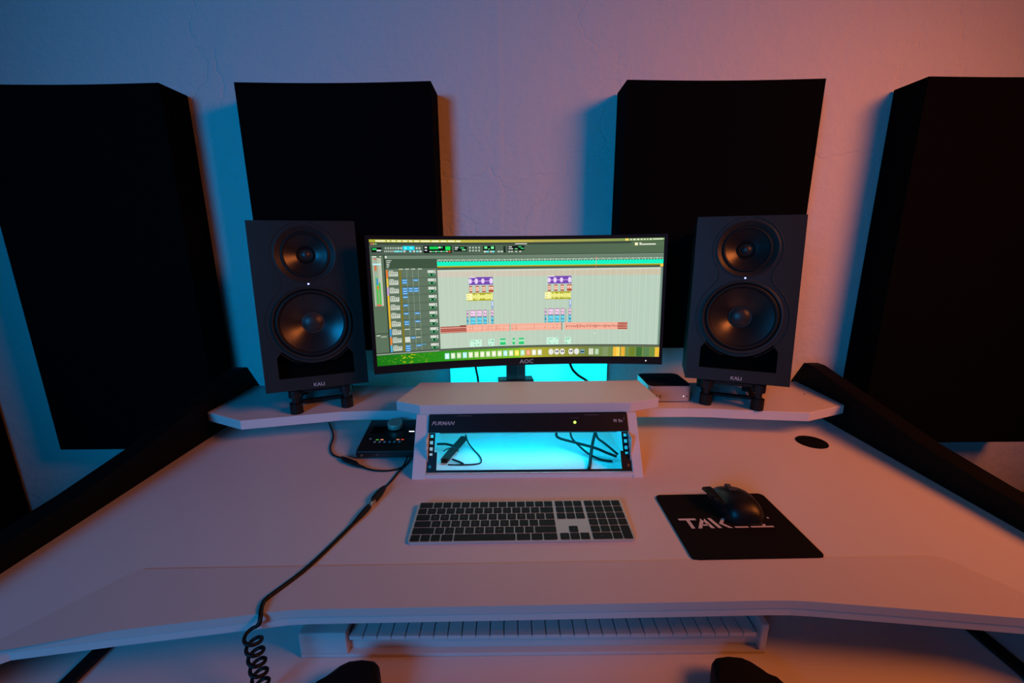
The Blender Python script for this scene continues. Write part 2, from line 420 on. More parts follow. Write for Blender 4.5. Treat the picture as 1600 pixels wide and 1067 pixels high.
bm = lathe([(.0031, 0), (.0031, .0015), (.002, .0026), (0, .003)], 20); xf(bm.verts, T((0.113, -0.004, 0.0225)) @ RX(PI/2))
link('power_light', bm, 'ledgreen', pc, smooth=True)
for x in (-0.155, 0.155):
    link('light_slot', nbox(x-.018, x+.018, -0.0044, -0.0038, 0.0395, 0.0415), 'dimprint', pc)
for x in (-0.2335, 0.2335):
    for z in (0.0065, 0.0380):
        bm = bmesh.new(); cyl(bm, .0034, .0016, 14, T((x, -.0046, z)) @ RX(PI/2)); link('screw', bm, 'blackp', pc)

# ------------------------------------------------------------------ cyan wall light behind the desk, added bar in the rack bay
lp = thing('wall_lamp', 'bright cyan light panel on the wall behind the monitor stand', 'light', (0.066, WY-.0005, -0.16))
link('housing', nbox(-.300, .300, -.028, 0, 0, .40, bev=.003), 'blackp', lp)
link('diffuser', nbox(-.297, .297, -.0305, -.0275, .003, .397), 'cyan', lp)
lb = thing('added_light_bar', 'unseen cyan light bar added under the rack bay top behind the power conditioner', 'light', (0.0404, 1.002, 0.1255))  # added out of sight to flood the bay floor with cyan
link('channel', nbox(-.21, .21, -.012, .012, -.006, -.0003, bev=.001), 'blackp', lb)
link('tube', nbox(-.205, .205, -.009, .009, -.010, -.006, bev=.002), 'bar', lb)

# ------------------------------------------------------------------ monitor
def srgb(c):
    return tuple((x/255/12.92 if x/255 <= .04045 else ((x/255+.055)/1.055)**2.4) for x in c)
MW, MH, MR = 0.797, 0.3335, 1.5
mon = thing('curved_monitor', 'wide curved black computer monitor showing an audio editing session', 'monitor', (0.0259, 1.2017, 0.0), (0, 0, 0.095))
MZ, MT = 0.3759, 0.0554
def scr(a, b, out):
    """screen surface: a along arc from centre, b up, out towards viewer"""
    th = a/MR; r = MR - out
    x, y = r*math.sin(th), -(MR - r*math.cos(th)) if False else -(MR*(1) - r*math.cos(th)) 
    y = -(MR - r*math.cos(th)) if out else -(MR - MR*math.cos(th))
    return Vector((x, y*math.cos(MT)+b*math.sin(MT), MZ - y*math.sin(MT)+b*math.cos(MT)))
def slab(a0, a1, b0, b1, o0, o1, n=24, bm=None):
    bm = bm or bmesh.new(); rows = []
    for i in range(n+1):
        a = a0+(a1-a0)*i/n
        rows.append([bm.verts.new(scr(a, b, o)) for b, o in ((b0, o0), (b1, o0), (b1, o1), (b0, o1))])
    for A, B in zip(rows, rows[1:]):
        for k in range(4): bm.faces.new((A[k], A[(k+1) % 4], B[(k+1) % 4], B[k]))
    bm.faces.new(rows[0]); bm.faces.new(rows[-1][::-1])
    return bm
hw, hh = MW/2, MH/2
bm = slab(-hw-.009, hw+.009, -hh-.022, hh+.010, -.022, -.0012)
slab(-hw-.009, hw+.009, -hh-.022, -hh, -.0012, .0016, bm=bm)
slab(-hw-.009, hw+.009, hh, hh+.010, -.0012, .0012, bm=bm)
slab(-hw-.009, -hw, -hh, hh, -.0012, .0012, 2, bm); slab(hw, hw+.009, -hh, hh, -.0012, .0012, 2, bm)
link('bezel', bm, 'bezel', mon)
bm = slab(-.26, .26, -hh+.03, hh-.05, -.055, -.022, 12); link('rear_housing', bm, 'bezel', mon)
bm = text_bm('AOC', 0.016, bold=.0004, sx=1.15, align='CENTER')
xf(bm.verts, T(scr(0.018, -hh-.0165, .0018)) @ RX(PI/2-MT)); link('brand_lettering', bm, 'greyprint', mon)
bm = bmesh.new(); p = scr(hw-.036, -hh-.0115, .0018); cyl(bm, .0016, .001, 10, T(p) @ RX(PI/2)); link('power_light', bm, 'ledwhite', mon)
# stand: split column, collar, base
bm = profile_x([(0.062, 0.006), (0.085, 0.006), (0.085, 0.34), (0.062, 0.40)], -.034, -.004, bev=.001, seg=1); link('stand_column', bm, 'blackp', mon)
bm = profile_x([(0.062, 0.006), (0.090, 0.006), (0.090, 0.34), (0.062, 0.40)], -.004, .024, bev=.001, seg=1); link('stand_column', bm, 'stand', mon)
link('stand_collar', nbox(-.060, .050, .055, .10, .102, .119, bev=.003), 'blackp', mon)
bm = prism([(-.13, .0), (-.10, -.02), (.09, -.02), (.12, .0), (.12, .12), (-.13, .12)], 0.0003, .010, bev=.002); link('stand_base', bm, 'blackp', mon)
# picture on the screen: flat coloured marks on the curved glass, all emissive
scol = []
bm_s = bmesh.new()
clay = bm_s.loops.layers.float_color.new('screen_colour')
layer = [0]
def mark(u0, u1, v0, v1, c, lev=1, n=None, c2=None):
    """u 0..1 from left edge to right, v 0..1 from top down"""
    n = n or max(1, int((u1-u0)*28))
    o = -.0011 + lev*.00022
    cs, ce = srgb(c), srgb(c2 or c)
    P = []
    for i in range(n+1):
        a = (u0+(u1-u0)*i/n - .5)*MW
        P.append((bm_s.verts.new(scr(a, (.5-v1)*MH, o)), bm_s.verts.new(scr(a, (.5-v0)*MH, o)), i/n))
    for A, B in zip(P, P[1:]):
        f = bm_s.faces.new((A[0], B[0], B[1], A[1]))
        for lp_, t in zip(f.loops, (A[2], B[2], B[2], A[2])):
            lp_[clay] = (*[cs[k]*(1-t)+ce[k]*t for k in range(3)], 1)
rnd = random.Random(11)
mark(0, 1, 0, 1, (96, 116, 96), 0)
mark(0, .25, 0, .021, (176, 176, 52), 1, c2=(196, 190, 70)); mark(.25, .55, 0, .021, (196, 190, 70), 1, c2=(190, 176, 82)); mark(.55, 1, 0, .021, (180, 170, 82), 1, c2=(110, 150, 86))
mark(0, 1, .021, .047, (58, 72, 58), 1)
mark(0, 1, .040, .118, (78, 96, 82), 2, c2=(84, 108, 80)); mark(0, 1, .118, .122, (40, 54, 44), 3)
mark(0.045, 1, .122, .150, (110, 132, 112), 2); mark(0.045, 1, .150, .153, (46, 60, 50), 3)
mark(.215, 1, .153, .176, (146, 168, 146), 2)
x = .02
for wd in (.036, .014, .018, .018, .02, .016, .022, .036, .03, .024, .028, .02): mark(x, x+wd-.005, .005, .017, (248, 246, 190), 4, 1); x += wd
for k, c in enumerate(((246, 120, 90), (240, 190, 90), (130, 220, 120))): mark(.004+k*.007, .009+k*.007, .029, .038, c, 4, 1)
mark(.485, .527, .030, .036, (235, 235, 225), 4, 1)
mark(.869, .880, .002, .019, (255, 226, 110), 4, 1)
x = .886
for wd in (.010, .013, .012, .011, .010, .009, .012): mark(x, x+wd-.005, .005, .016, (235, 240, 220), 4, 1); x += wd
mark(.962, .996, .006, .014, (235, 240, 220), 4, 1)
mark(.902, .912, .036, .058, (255, 250, 200), 4, 1); mark(.917, .924, .036, .043, (240, 240, 225), 4, 1); mark(.917, .972, .046, .055, (240, 240, 225), 4, 1); mark(.89, .999, .026, .066, (86, 112, 80), 3)
# toolbar displays
def disp(u0, u1, v0, v1): mark(u0, u1, v0, v1, (4, 18, 10), 3)
disp(.006, .038, .060, .098); mark(.009, .022, .066, .080, (30, 200, 90), 4, 1); mark(.022, .036, .078, .090, (225, 230, 230), 5, 1)
for k in range(6): mark(.048+k*.008, .053+k*.008, .058, .074, (170, 186, 170), 4, 1)
for k in range(9): mark(.046+k*.0055, .049+k*.0055, .084, .096, (200, 210, 200), 4, 1)
mark(.105, .143, .050, .080, (20, 220, 240), 4, 1); mark(.111, .117, .056, .074, (120, 250, 255), 5, 1); mark(.127, .137, .056, .072, (110, 245, 255), 5, 1)
for u, c in ((.078, (110, 235, 240)), (.087, (110, 235, 240)), (.096, (120, 225, 225)), (.106, (200, 210, 205)), (.125, (120, 235, 240)), (.137, (200, 215, 210)), (.148, (130, 235, 240)), (.158, (220, 225, 220))): mark(u, u+.0075, .084, .097, c, 4, 1)
for u in (.088, .097, .147, .156): mark(u, u+.006, .058, .074, (190, 205, 190), 4, 1)
disp(.172, .266, .046, .105)
for k in range(5): mark(.192+k*.006, .197+k*.006, .053, .074, (20, 230, 90), 4, 1)
for u, c in ((.176, (225, 225, 220)), (.222, (230, 230, 225)), (.228, (40, 200, 90))): mark(u, u+.008, .054, .066, c, 4, 1)
mark(.176, .184, .078, .086, (225, 225, 220), 4, 1); mark(.245, .262, .052, .082, (30, 235, 90), 4, 1)
for k in range(7): mark(.192+k*.009, .199+k*.009, .088, .097, (70, 220, 130) if k % 2 else (200, 225, 200), 4, 1)
mark(.255, .262, .088, .098, (230, 90, 40), 4, 1)
disp(.274, .318, .054, .092); mark(.277, .289, .058, .066, (225, 230, 225), 4, 1); mark(.277, .285, .072, .079, (225, 230, 225), 4, 1); mark(.295, .308, .060, .069, (40, 200, 100), 4, 1); mark(.301, .314, .075, .084, (150, 230, 170), 4, 1)
for k in range(4):
    for v in (.056, .080): mark(.326+k*.0105, .331+k*.0105, v, v+.013, (190, 210, 195), 4, 1)
disp(.373, .416, .048, .084); mark(.378, .388, .053, .072, (120, 250, 160), 4, 1); mark(.392, .396, .070, .078, (120, 250, 160), 4, 1); mark(.401, .411, .053, .074, (120, 250, 160), 4, 1)
for u, c in ((.376, (225, 230, 225)), (.385, (110, 240, 245)), (.397, (200, 215, 205)), (.405, (110, 240, 245)), (.424, (190, 205, 190)), (.435, (200, 215, 200))): mark(u, u+.008, .089, .101, c, 4, 1)
mark(.444, .452, .050, .104, (30, 42, 34), 3)
disp(.459, .518, .048, .086); mark(.462, .474, .054, .061, (225, 230, 225), 4, 1); mark(.462, .478, .070, .077, (225, 230, 225), 4, 1); mark(.484, .494, .070, .077, (120, 240, 150), 4, 1); mark(.497, .507, .054, .061, (60, 220, 120), 4, 1); mark(.505, .516, .066, .074, (60, 220, 120), 4, 1)
for u in (.462, .471, .486, .500): mark(u, u+.006, .091, .101, (215, 222, 212), 4, 1)
# rulers and teal band
for k in range(38): mark(.222+k*.0204, .2245+k*.0204, .158, .165, (232, 240, 230), 4, 1)
mark(.215, 1, .172, .208, (14, 246, 196), 3)
for k in range(78): mark(.222+k*.01, .2265+k*.01, .168, .1755, (36, 60, 46), 4, 1)
mark(.215, 1, .208, .216, (176, 186, 40), 4); mark(.215, 1, .216, .223, (140, 112, 20), 4); mark(.215, 1, .223, .239, (70, 88, 74), 3)
mark(.99, 1, .212, .234, (250, 200, 80), 5, 1)
# arrange area
mark(.215, .993, .239, .895, (190, 209, 188), 2, c2=(184, 206, 188)); mark(.993, 1, .239, .895, (120, 146, 130), 2)
mark(.215, .993, .239, .253, (206, 214, 196), 3); mark(.215, .993, .253, .300, (210, 200, 184), 3, c2=(204, 192, 164))
for k in range(38):
    u = .229+k*.0204
    mark(u, u+.0011, .239, .895, (208, 222, 204), 4, 1)
    if k % 3 == 0: mark(u+.008, u+.009, .239, .895, (200, 216, 198), 4, 1)
mark(.770, .7712, .14, .24, (240, 120, 100), 6, 1)
def wave(u0, u1, v0, v1, col, lite, kind='dense'):
    mark(u0, u1, v0, v1, col, 5, max(1, int((u1-u0)*28)))
    n = max(2, int((u1-u0)*420)); vm = (v0+v1)/2; hv = (v1-v0)/2
    for i in range(n):
        a = rnd.uniform(.35, .9) if kind == 'dense' else rnd.uniform(.5, .8)
        mark(u0+(u1-u0)*i/n, u0+(u1-u0)*(i+.8)/n, vm-hv*a, vm+hv*a, lite, 6, 1)
for off in (0, .279):
    U = lambda x: x+off
    mark(U(.322), U(.405), .302, .366, (118, 74, 178), 5, 3)
    for cu, rr_ in ((.326, .020), (.347, .022), (.370, .020), (.399, .024)):
        for q in range(-3, 4):
            hq = rr_*math.sqrt(max(0, 1-(q/3.6)**2)); mark(U(cu+q*.0016-.0008), U(cu+q*.0016+.0008), .335-hq, .335+hq, (240, 216, 250), 6, 1)
    mark(U(.326), U(.40), .333, .337, (226, 200, 240), 6, 2)
    mark(U(.322), U(.345), .300, .307, (240, 236, 244), 7, 1)
    for a, b in ((.322, .332), (.344, .356), (.367, .379), (.390, .407)):
        mark(U(a), U(b), .374, .428, (186, 84, 60), 5, 1); mark(U(a+.001), U(b-.001), .384, .416 if a < .38 else .408, (252, 214, 190), 6, 1)
        mark(U((a+b)/2-.002), U((a+b)/2+.002), .395, .406, (206, 120, 90), 7, 1)
    wave(U(.311), U(.404), .432, .498, (172, 166, 22), (250, 250, 150))
    mark(U(.311), U(.332), .436, .492, (252, 250, 176), 7, 1); mark(U(.316), U(.319), .45, .456, (120, 120, 40), 8, 1); mark(U(.315), U(.318), .474, .48, (120, 120, 40), 8, 1)
    mark(U(.398), U(.406), .500, .566, (120, 150, 200), 5, 1); mark(U(.400), U(.4045), .505, .560, (216, 230, 246), 6, 1); mark(U(.401), U(.4035), .545, .556, (60, 90, 190), 7, 1)
    for (v0, v1, dk, lt) in ((.576, .632, (160, 110, 150), (244, 212, 238)), (.634, .696, (50, 130, 166), (110, 220, 240))):
        for a, b in ((.310, .316), (.322, .342), (.346, .364), (.368, .381), (.396, .4055)):
            mark(U(a), U(b), v0, v1, dk, 5, 1); mark(U(a+.001), U(b-.001), v0+.006, v1-.006, lt, 6, 1)
            for q in range(3):
                uu = a+(b-a)*(.2+.25*q); mark(U(uu), U(uu+.002), v0+.02+.004*q, v1-.02, dk, 7, 1)
        mark(U(.386), U(.3875), v0, v1, dk, 5, 1)
    for a, b in ((.318, .361), (.384, .406)):
        mark(U(a), U(b), .828, .888, (206, 244, 222), 5, 1)
        for q in range(9):
            uu = a+(b-a)*rnd.random()*.93; vv = rnd.choice((.834, .842, .866, .876)); mark(U(uu), U(uu+.003), vv, vv+.008, (70, 190, 130), 6, 1)
for a, b in ((.426, .448), (.471, .482), (.494, .515)):
    mark(a, b, .824, .884, (170, 236, 190), 5, 1); mark(a+.001, b-.001, .826, .840, (60, 190, 120), 6, 1); mark(a+.001, b-.001, .858, .882, (40, 200, 110), 6, 1)
mark(.217, .308, .706, .762, (172, 84, 70), 5); mark(.217, .308, .716, .722, (240, 190, 170), 6); mark(.217, .308, .734, .737, (214, 140, 124), 6); mark(.217, .306, .752, .757, (236, 180, 164), 6); mark(.285, .308, .700, .712, (150, 70, 60), 7)
for a, b in ((.308, .462), (.467, .650), (.661, .886)):
    mark(a, b, .700, .762, (246, 178, 154), 5); mark(a, b, .729, .732, (250, 206, 186), 6)
    for q in range(16):
        uu = a+(b-a)*rnd.random()*.96; mark(uu, uu+.0025, rnd.choice((.712, .724, .742)), .748, (226, 140, 116), 6, 1)
mark(.650, .6525, .700, .764, (70, 110, 80), 7, 1); mark(.462, .4635, .700, .762, (120, 150, 130), 7, 1)
for q in range(34):
    uu = .667+q*.0063
    mark(uu, uu+.003, .728-rnd.random()*.006, .734+rnd.random()*.008, (170, 70, 56), 7, 1)
mark(.852, .886, .702, .760, (176, 88, 72), 6); mark(.852, .886, .716, .720, (240, 180, 160), 7); mark(.852, .886, .742, .746, (240, 180, 160), 7)
mark(.768, .772, .792, .800, (240, 250, 236), 6, 1)
# left column: meters and tracks
mark(0, .042, .122, .905, (92, 114, 90), 2); mark(.042, .215, .153, .225, (62, 84, 62), 3)
mark(.006, .020, .128, .136, (235, 240, 230), 5, 1); mark(.030, .034, .126, .134, (235, 240, 230), 5, 1); mark(.046, .052, .126, .142, (220, 230, 215), 5, 1)
mark(.006, .034, .142, .515, (188, 196, 176), 3)
for u, c in ((.010, (120, 150, 120)), (.0145, (90, 140, 150)), (.019, (110, 150, 90)), (.0235, (170, 176, 160))): mark(u, u+.002, .15, .51, c, 4, 1)
mark(.013, .018, .29, .50, (60, 190, 60), 5, 1); mark(.022, .027, .33, .505, (60, 190, 60), 5, 1); mark(.012, .018, .20, .24, (220, 110, 70), 5, 1); mark(.015, .021, .30, .35, (70, 140, 200), 6, 1); mark(.016, .022, .36, .38, (230, 110, 50), 6, 1)
mark(.006, .033, .183, .195, (190, 240, 246), 6, 1); mark(.012, .026, .502, .514, (230, 110, 70), 6, 1); mark(.012, .018, .144, .154, (220, 90, 60), 6, 1)
mark(0, .042, .735, .740, (34, 46, 36), 4); mark(.004, .016, .748, .754, (230, 236, 226), 5, 1); mark(.018, .036, .760, .766, (200, 210, 196), 5, 1)
mark(.042, .0455, .122, .905, (36, 50, 38), 4, 1)
for k, v in enumerate((.160, .174, .187, .199, .211)): mark(.050, .050+(.016, .012, .009, .009, .006)[k], v, v+.005, (225, 235, 222), 5, 1)
for u in (.088, .108, .128, .150): mark(u, u+.014, .226, .231, (232, 238, 228), 5, 1)
tc = [(238, 120, 40), (230, 200, 60), (200, 160, 210), (238, 186, 30), (238, 186, 30), (238, 186, 30), (238, 186, 30), (60, 150, 210), (240, 130, 40), (70, 180, 220)]
ins = [(0, 0, 0), (2, 0, 1), (3, 2, 2), (1, 0, 0), (1, 0, 0), (1, 0, 1), (2, 0, 1), (0, 0, 0), (0, 1, 0), (3, 0, 1)]
for r in range(10):
    v = .234 + r*.0667
    mark(.047, .215, v+.064, v+.0667, (52, 70, 54), 4)
    mark(.047, .0525, v, v+.0667, tc[r], 5, 1)
    mark(.055, .0845, v+.016, v+.050, (206, 214, 198), 5, 1)
    for q in range(4): mark(.058+q*.0065, .061+q*.0065, v+.022, v+.032, (70, 86, 72), 6, 1)
    mark(.056, .078, v+.038, v+.041, (110, 130, 112), 6, 1); mark(.056, .070, v+.006, v+.011, (226, 232, 220), 6, 1)
    mark(.0885, .0945, v, v+.0667, (128, 116, 22), 5, 1)
    for q in range(5):
        for u in (.112, .131, .1495): mark(u+.0005, u+.0022, v+.006+q*.013, v+.012+q*.013, (170, 188, 168), 5, 1)
    for j, (u0, u1) in enumerate(((.096, .113), (.116, .131), (.133, .150))):
        for q in range(ins[r][j]):
            mark(u0, u1, v+.008+q*.019, v+.025+q*.019, (38, 136, 206), 6, 1); mark(u0+.002, u1-.002, v+.015+q*.019, v+.020+q*.019, (190, 226, 245), 7, 1)
    if r in (7, 8): mark(.096, .113, v+.008, v+.014, (220, 226, 214), 6, 1); mark(.133, .148, v+.012, v+.018, (220, 226, 214), 6, 1)
    if r == 8: mark(.096, .113, v+.008, v+.052, (210, 220, 206), 6, 1)
    if r == 9: mark(.152, .166, v+.006, v+.012, (70, 170, 220), 6, 1)
    mark(.182, .203, v+.006, v+.028, (212, 218, 206), 5, 1); mark(.205, .2085, v+.004, v+.034, (216, 224, 212), 5, 1)
    mark(.184, .204, v+.033, v+.054, (30, 110, 66), 5, 1); mark(.191, .197, v+.036, v+.046, (6, 22, 14), 6, 1); mark(.186, .190, v+.037, v+.047, (120, 220, 150), 6, 1); mark(.199, .203, v+.037, v+.047, (90, 190, 130), 6, 1)
# window foot, wallpaper strip and dock
mark(0, 1, .893, .914, (86, 106, 84), 5, c2=(96, 104, 80)); mark(0, 1, .893, .897, (36, 50, 38), 6); mark(.0, .21, .905, .908, (210, 220, 206), 6)
mark(0, .25, .914, 1, (20, 110, 16), 5, c2=(40, 150, 20)); mark(.25, .5, .914, 1, (40, 150, 20), 5, c2=(130, 190, 40)); mark(.5, .75, .914, 1, (190, 180, 40), 5, c2=(120, 130, 60)); mark(.75, 1, .914, 1, (120, 140, 80), 5, c2=(110, 140, 60))
for q in range(90):
    uu = rnd.random()*.21; g = rnd.uniform(.2, 1) * math.exp(-((uu-.11)/.06)**2)
    vv = .995 - rnd.random()*.07; mark(uu, uu+rnd.uniform(.003, .009), vv-.012*rnd.random(), vv, (int(30+200*g), int(130+80*g), 16), 6, 1)
for u, wd, c in ((.838, .012, (246, 190, 60)), (.850, .012, (250, 214, 90)), (.866, .014, (236, 176, 50)), (.80, .02, (130, 150, 100)), (.895, .02, (110, 130, 40)), (.92, .02, (60, 110, 50)), (.945, .02, (90, 130, 80)), (.985, .015, (240, 190, 60))): mark(u, u+wd, .916, .998, c, 6, 1)
dock = [(190, 236, 240), (200, 224, 190), (190, 214, 170), (170, 234, 230), (214, 226, 190), (206, 226, 170), (216, 230, 190), (206, 222, 186), (220, 228, 196), (210, 228, 190), (176, 230, 220), (214, 226, 190), (250, 226, 90), (176, 226, 190), (236, 150, 120), (226, 226, 206), (216, 220, 206)]
for k, c in enumerate(dock):
    u = .2365+k*.0209; mark(u-.0078, u+.0078, .932, .982, c, 7, 1); mark(u-.0048, u+.0048, .942, .972, tuple(min(255, x+36) for x in c), 8, 1)
for k, u in enumerate((.6125, .6335, .654, .685, .706)):
    for q in range(-4, 5):
        hq = .027*math.sqrt(max(0, 1-(q/4.6)**2)); mark(u+q*.0020-.001, u+q*.0020+.001, .955-hq, .955+hq, (232, 232, 226), 7, 1)
    if k in (1, 2, 3): mark(u-.005, u-.001, .945, .958, (30, 34, 30), 8, 1); mark(u+.001, u+.006, .945, .958, (30, 34, 30), 8, 1)
mark(.719, .735, .938, .972, (120, 170, 180), 7, 1); mark(.720, .734, .952, .962, (20, 34, 40), 8, 1)
mark(.750, .767, .930, .984, (214, 222, 196), 7, 1); mark(.773, .786, .934, .982, (190, 216, 180), 7, 1)
sm = bpy.data.materials.new('screen_glow'); sm.use_nodes = True
nt = sm.node_tree; b = nt.nodes['Principled BSDF']
at = nt.nodes.new('ShaderNodeAttribute'); at.attribute_name = 'screen_colour'
nt.links.new(at.outputs['Color'], b.inputs['Emission Color']); b.inputs['Emission Strength'].default_value = 1.0
b.inputs['Base Color'].default_value = (.01, .01, .01, 1); b.inputs['Roughness'].default_value = .4; b.inputs['Specular IOR Level'].default_value = 0.1
s = link('screen', bm_s, sm, mon)

# ------------------------------------------------------------------ loudspeakers
SW, SH, SD = 0.257, 0.445, 0.25
WZ, MZc = 0.178, 0.359         # woofer and mid centres above the base
def speaker(name, label, loc, yaw, tilt):
    t = thing(name, label, 'speaker', loc, (0, 0, 0)); t.rotation_euler = (Matrix.Rotation(yaw, 3, 'Z') @ Matrix.Rotation(-tilt, 3, 'X')).to_euler()
    # cabinet as open box (front covered by baffle)
    bm = nbox(-SW/2, SW/2, 0.004, SD, 0, SH, bev=.003)
    bm.normal_update()
    bmesh.ops.delete(bm, geom=[f for f in bm.faces if f.normal.y < -.9], context='FACES')
    link('cabinet', bm, 'spk', t)
    # baffle: front plate with two round holes and a port slot, built as a filled ring mesh
    bm = bmesh.new()
    outer = [(-SW/2, 0), (SW/2, 0), (SW/2, SH), (-SW/2, SH)]
    def loop(pts):
        vs = [bm.verts.new((x, 0, z)) for x, z in pts]
        return [bm.edges.new((vs[i], vs[(i+1) % len(vs)])) for i in range(len(vs))]
    es = loop(outer)
    circ = lambda r, zc, n=64: [(r*math.cos(2*PI*i/n), zc+r*math.sin(2*PI*i/n)) for i in range(n)]
    es += loop(circ(.0985, WZ)); es += loop(circ(.0745, MZc))
    # port: flat bottom, upper edge following the woofer ring
    pp = [(-.094, .034), (.094, .034), (.094, .090)]
    for i in range(1, 12):
        a = -.55 - (PI-1.1)*i/12
        pp.append((.1075*math.cos(a), WZ+.1075*math.sin(a)))
    pp.append((-.094, .090))
    pp = [(x, max(z, .040) if 0 < i < len(pp) and z > .035 else z) for i, (x, z) in enumerate(pp)]
    es += loop(pp)
    bmesh.ops.triangle_fill(bm, use_beauty=True, use_dissolve=False, edges=es)
    # remove faces that fill the holes
    def inside(f):
        c = f.calc_center_median(); x, z = c.x, c.z
        if math.hypot(x, z-WZ) < .0980 or math.hypot(x, z-MZc) < .0740: return True
        return False
    bad = [f for f in bm.faces if inside(f)]
    bmesh.ops.delete(bm, geom=bad, context='FACES')
    r = bmesh.ops.extrude_face_region(bm, geom=bm.faces[:])
    for v in r['geom']:
        if isinstance(v, bmesh.types.BMVert): v.co.y += .004
    link('baffle', bm, 'spkf', t)
    link('bass_port', profile_x([(0.0042, .030), (0.030, .030), (.030, .096), (.0285, .096), (.0285, .0315), (.0042, .0315)], -.098, .098), 'void', t)
    F = RX(PI/2)            # lathe axis z -> -y
    # woofer
    bm = lathe([(.0985, -.003), (.0985, .0035), (.0965, .0050), (.0925, .0045), (.0905, .001), (.0895, -.003)], 64); xf(bm.verts, T((0, 0, WZ)) @ F)
    wf = link('woofer', bm, 'spkf', t, smooth=40)
    bm = lathe([(.0905, -.001), (.088, .003), (.084, .0045), (.080, .003), (.0775, -.0015)], 64); xf(bm.verts, T((0, 0, WZ)) @ F); link('surround', bm, 'rubber', wf, smooth=True)
    bm = lathe([(.0778, -.0015), (.060, -.0085), (.044, -.0165), (.028, -.026)], 64); xf(bm.verts, T((0, -.002, WZ)) @ F); link('cone', bm, 'cone', wf, smooth=True)
    bm = lathe([(.0285, -.0252), (.0275, -.0235), (.0262, -.0245)], 48); xf(bm.verts, T((0, -.002, WZ)) @ F); link('cap_ring', bm, 'ring', wf, smooth=True)
    bm = lathe([(.0265, -.0250), (.020, -.0195), (.010, -.0165), (0, -.0158)], 48); xf(bm.verts, T((0, -.002, WZ)) @ F); link('dust_cap', bm, 'cap', wf, smooth=True)
    # midrange in its waveguide, tweeter in the middle
    bm = lathe([(.0765, .0), (.0745, .0015), (.072, .0008), (.066, -.004), (.0595, -.007)], 64); xf(bm.verts, T((0, 0, MZc)) @ F)
    wg = link('waveguide', bm, 'spkf', t, smooth=True)
    bm = lathe([(.0600, -.0068), (.0575, -.0045), (.0545, -.0045), (.0520, -.0075)], 64); xf(bm.verts, T((0, -.001, MZc)) @ F); link('surround', bm, 'rubber', wg, smooth=True)
    bm = lathe([(.0522, -.0075), (.040, -.0135), (.030, -.0185), (.0225, -.0215)], 64); xf(bm.verts, T((0, -.001, MZc)) @ F); link('mid_cone', bm, 'cone', wg, smooth=True)
    bm = lathe([(.0230, -.0215), (.0215, -.018), (.0190, -.020), (.0175, -.0175), (.0150, -.0195), (.0125, -.0195)], 48); xf(bm.verts, T((0, -.001, MZc)) @ F); link('tweeter_ring', bm, 'rubber', wg, smooth=40)
    bm = lathe([(.0128, -.0195), (.0105, -.0165), (.006, -.0140), (0, -.0132)], 32); xf(bm.verts, T((0, -.001, MZc)) @ F); link('tweeter', bm, 'cap', wg, smooth=True)
    # raised hourglass ridge round both drivers
    for sx in (-1, 1):
        pts = []
        for a in range(-70, 46, 6):
            r_ = math.radians(a); pts.append((sx*.112*math.cos(r_), -.0003, WZ+.112*math.sin(r_)))
        pts += [(sx*.066, -.0003, .275), (sx*.063, -.0003, .295)]
        for a in range(-35, 91, 8):
            r_ = math.radians(a); pts.append((sx*.083*math.cos(r_), -.0003, MZc+.083*math.sin(r_)))
        link('baffle_ridge', tube(pts, .0009, 6, sub=3), 'spkf', t, smooth=True)
    bm = bmesh.new(); cyl(bm, .0021, .0016, 16, T((.0005, -.0005, .2825)) @ RX(PI/2)); link('power_light', bm, 'ledblue', t)
    link('brand_lettering', text_bm('KALI', .0125, T((0.001, -.0003, .0065)) @ RX(PI/2), align='CENTER', sx=1.1, bold=.0004), 'greyprint', t)
    pts = [(-.014, -.0004, .0195), (-.009, -.0004, .0255), (-.003, -.0004, .0195), (.004, -.0004, .0180), (.010, -.0004, .0195), (.016, -.0004, .0255)]
    bm = tube(pts, .0006, 5, sub=4); tube([(-.013, -.0004, .0265), (-.004, -.0004, .0255), (.002, -.0004, .0215)], .0005, 5, bm=bm)
    link('emblem', bm, 'dimprint', t)
    return t
def spk_stand(label, fx, fy, yaw, tilt, zb):
    """isolation stand: lower and upper frames joined by four fat posts; sits on the shelf, top follows the tilt"""
    t = thing('speaker_stand', label, 'speaker stand', (fx, fy, SZ1), (0, 0, yaw))
    yr, yf_ = .20, .035
    zt = lambda y: zb - SZ1 - math.tan(tilt)*y - .0030
    for sx in (-1, 1):
        for y in (yf_, yr):
            h = zt(y)
            bm = bmesh.new()
            cyl(bm, .0165, h*.42, 24, T((sx*.066, y, h*.21))); 
            link('foot', bm, 'rubber', t, smooth=40)
            bm = bmesh.new(); cyl(bm, .0095, h*.9, 20, T((sx*.066, y, h*.5))); cyl(bm, .0165, h*.30, 24, T((sx*.066, y, h*.83)))
            link('post', bm, 'blackp', t, smooth=40)
        a, b_ = zt(yf_), zt(yr)
        bm = profile_x([(yf_, a-.010), (yf_, a), (yr, b_), (yr, b_-.010)], sx*.066-.010, sx*.066+.010, bev=.001, seg=1); link('side_bar', bm, 'blackp', t)
        link('lower_bar', nbox(sx*.066-.007, sx*.066+.007, yf_, yr, .008, .018, bev=.001, seg=1), 'blackp', t)
    for y in (yf_+.012, yr-.012):
        h = zt(y)
        link('cross_bar', nbox(-.066, .066, y-.009, y+.009, h-.013, h-.003, bev=.001, seg=1), 'blackp', t)
    link('cross_bar', nbox(-.066, .066, yf_+.05, yf_+.066, .009, .017, bev=.001, seg=1), 'blackp', t)
    return t
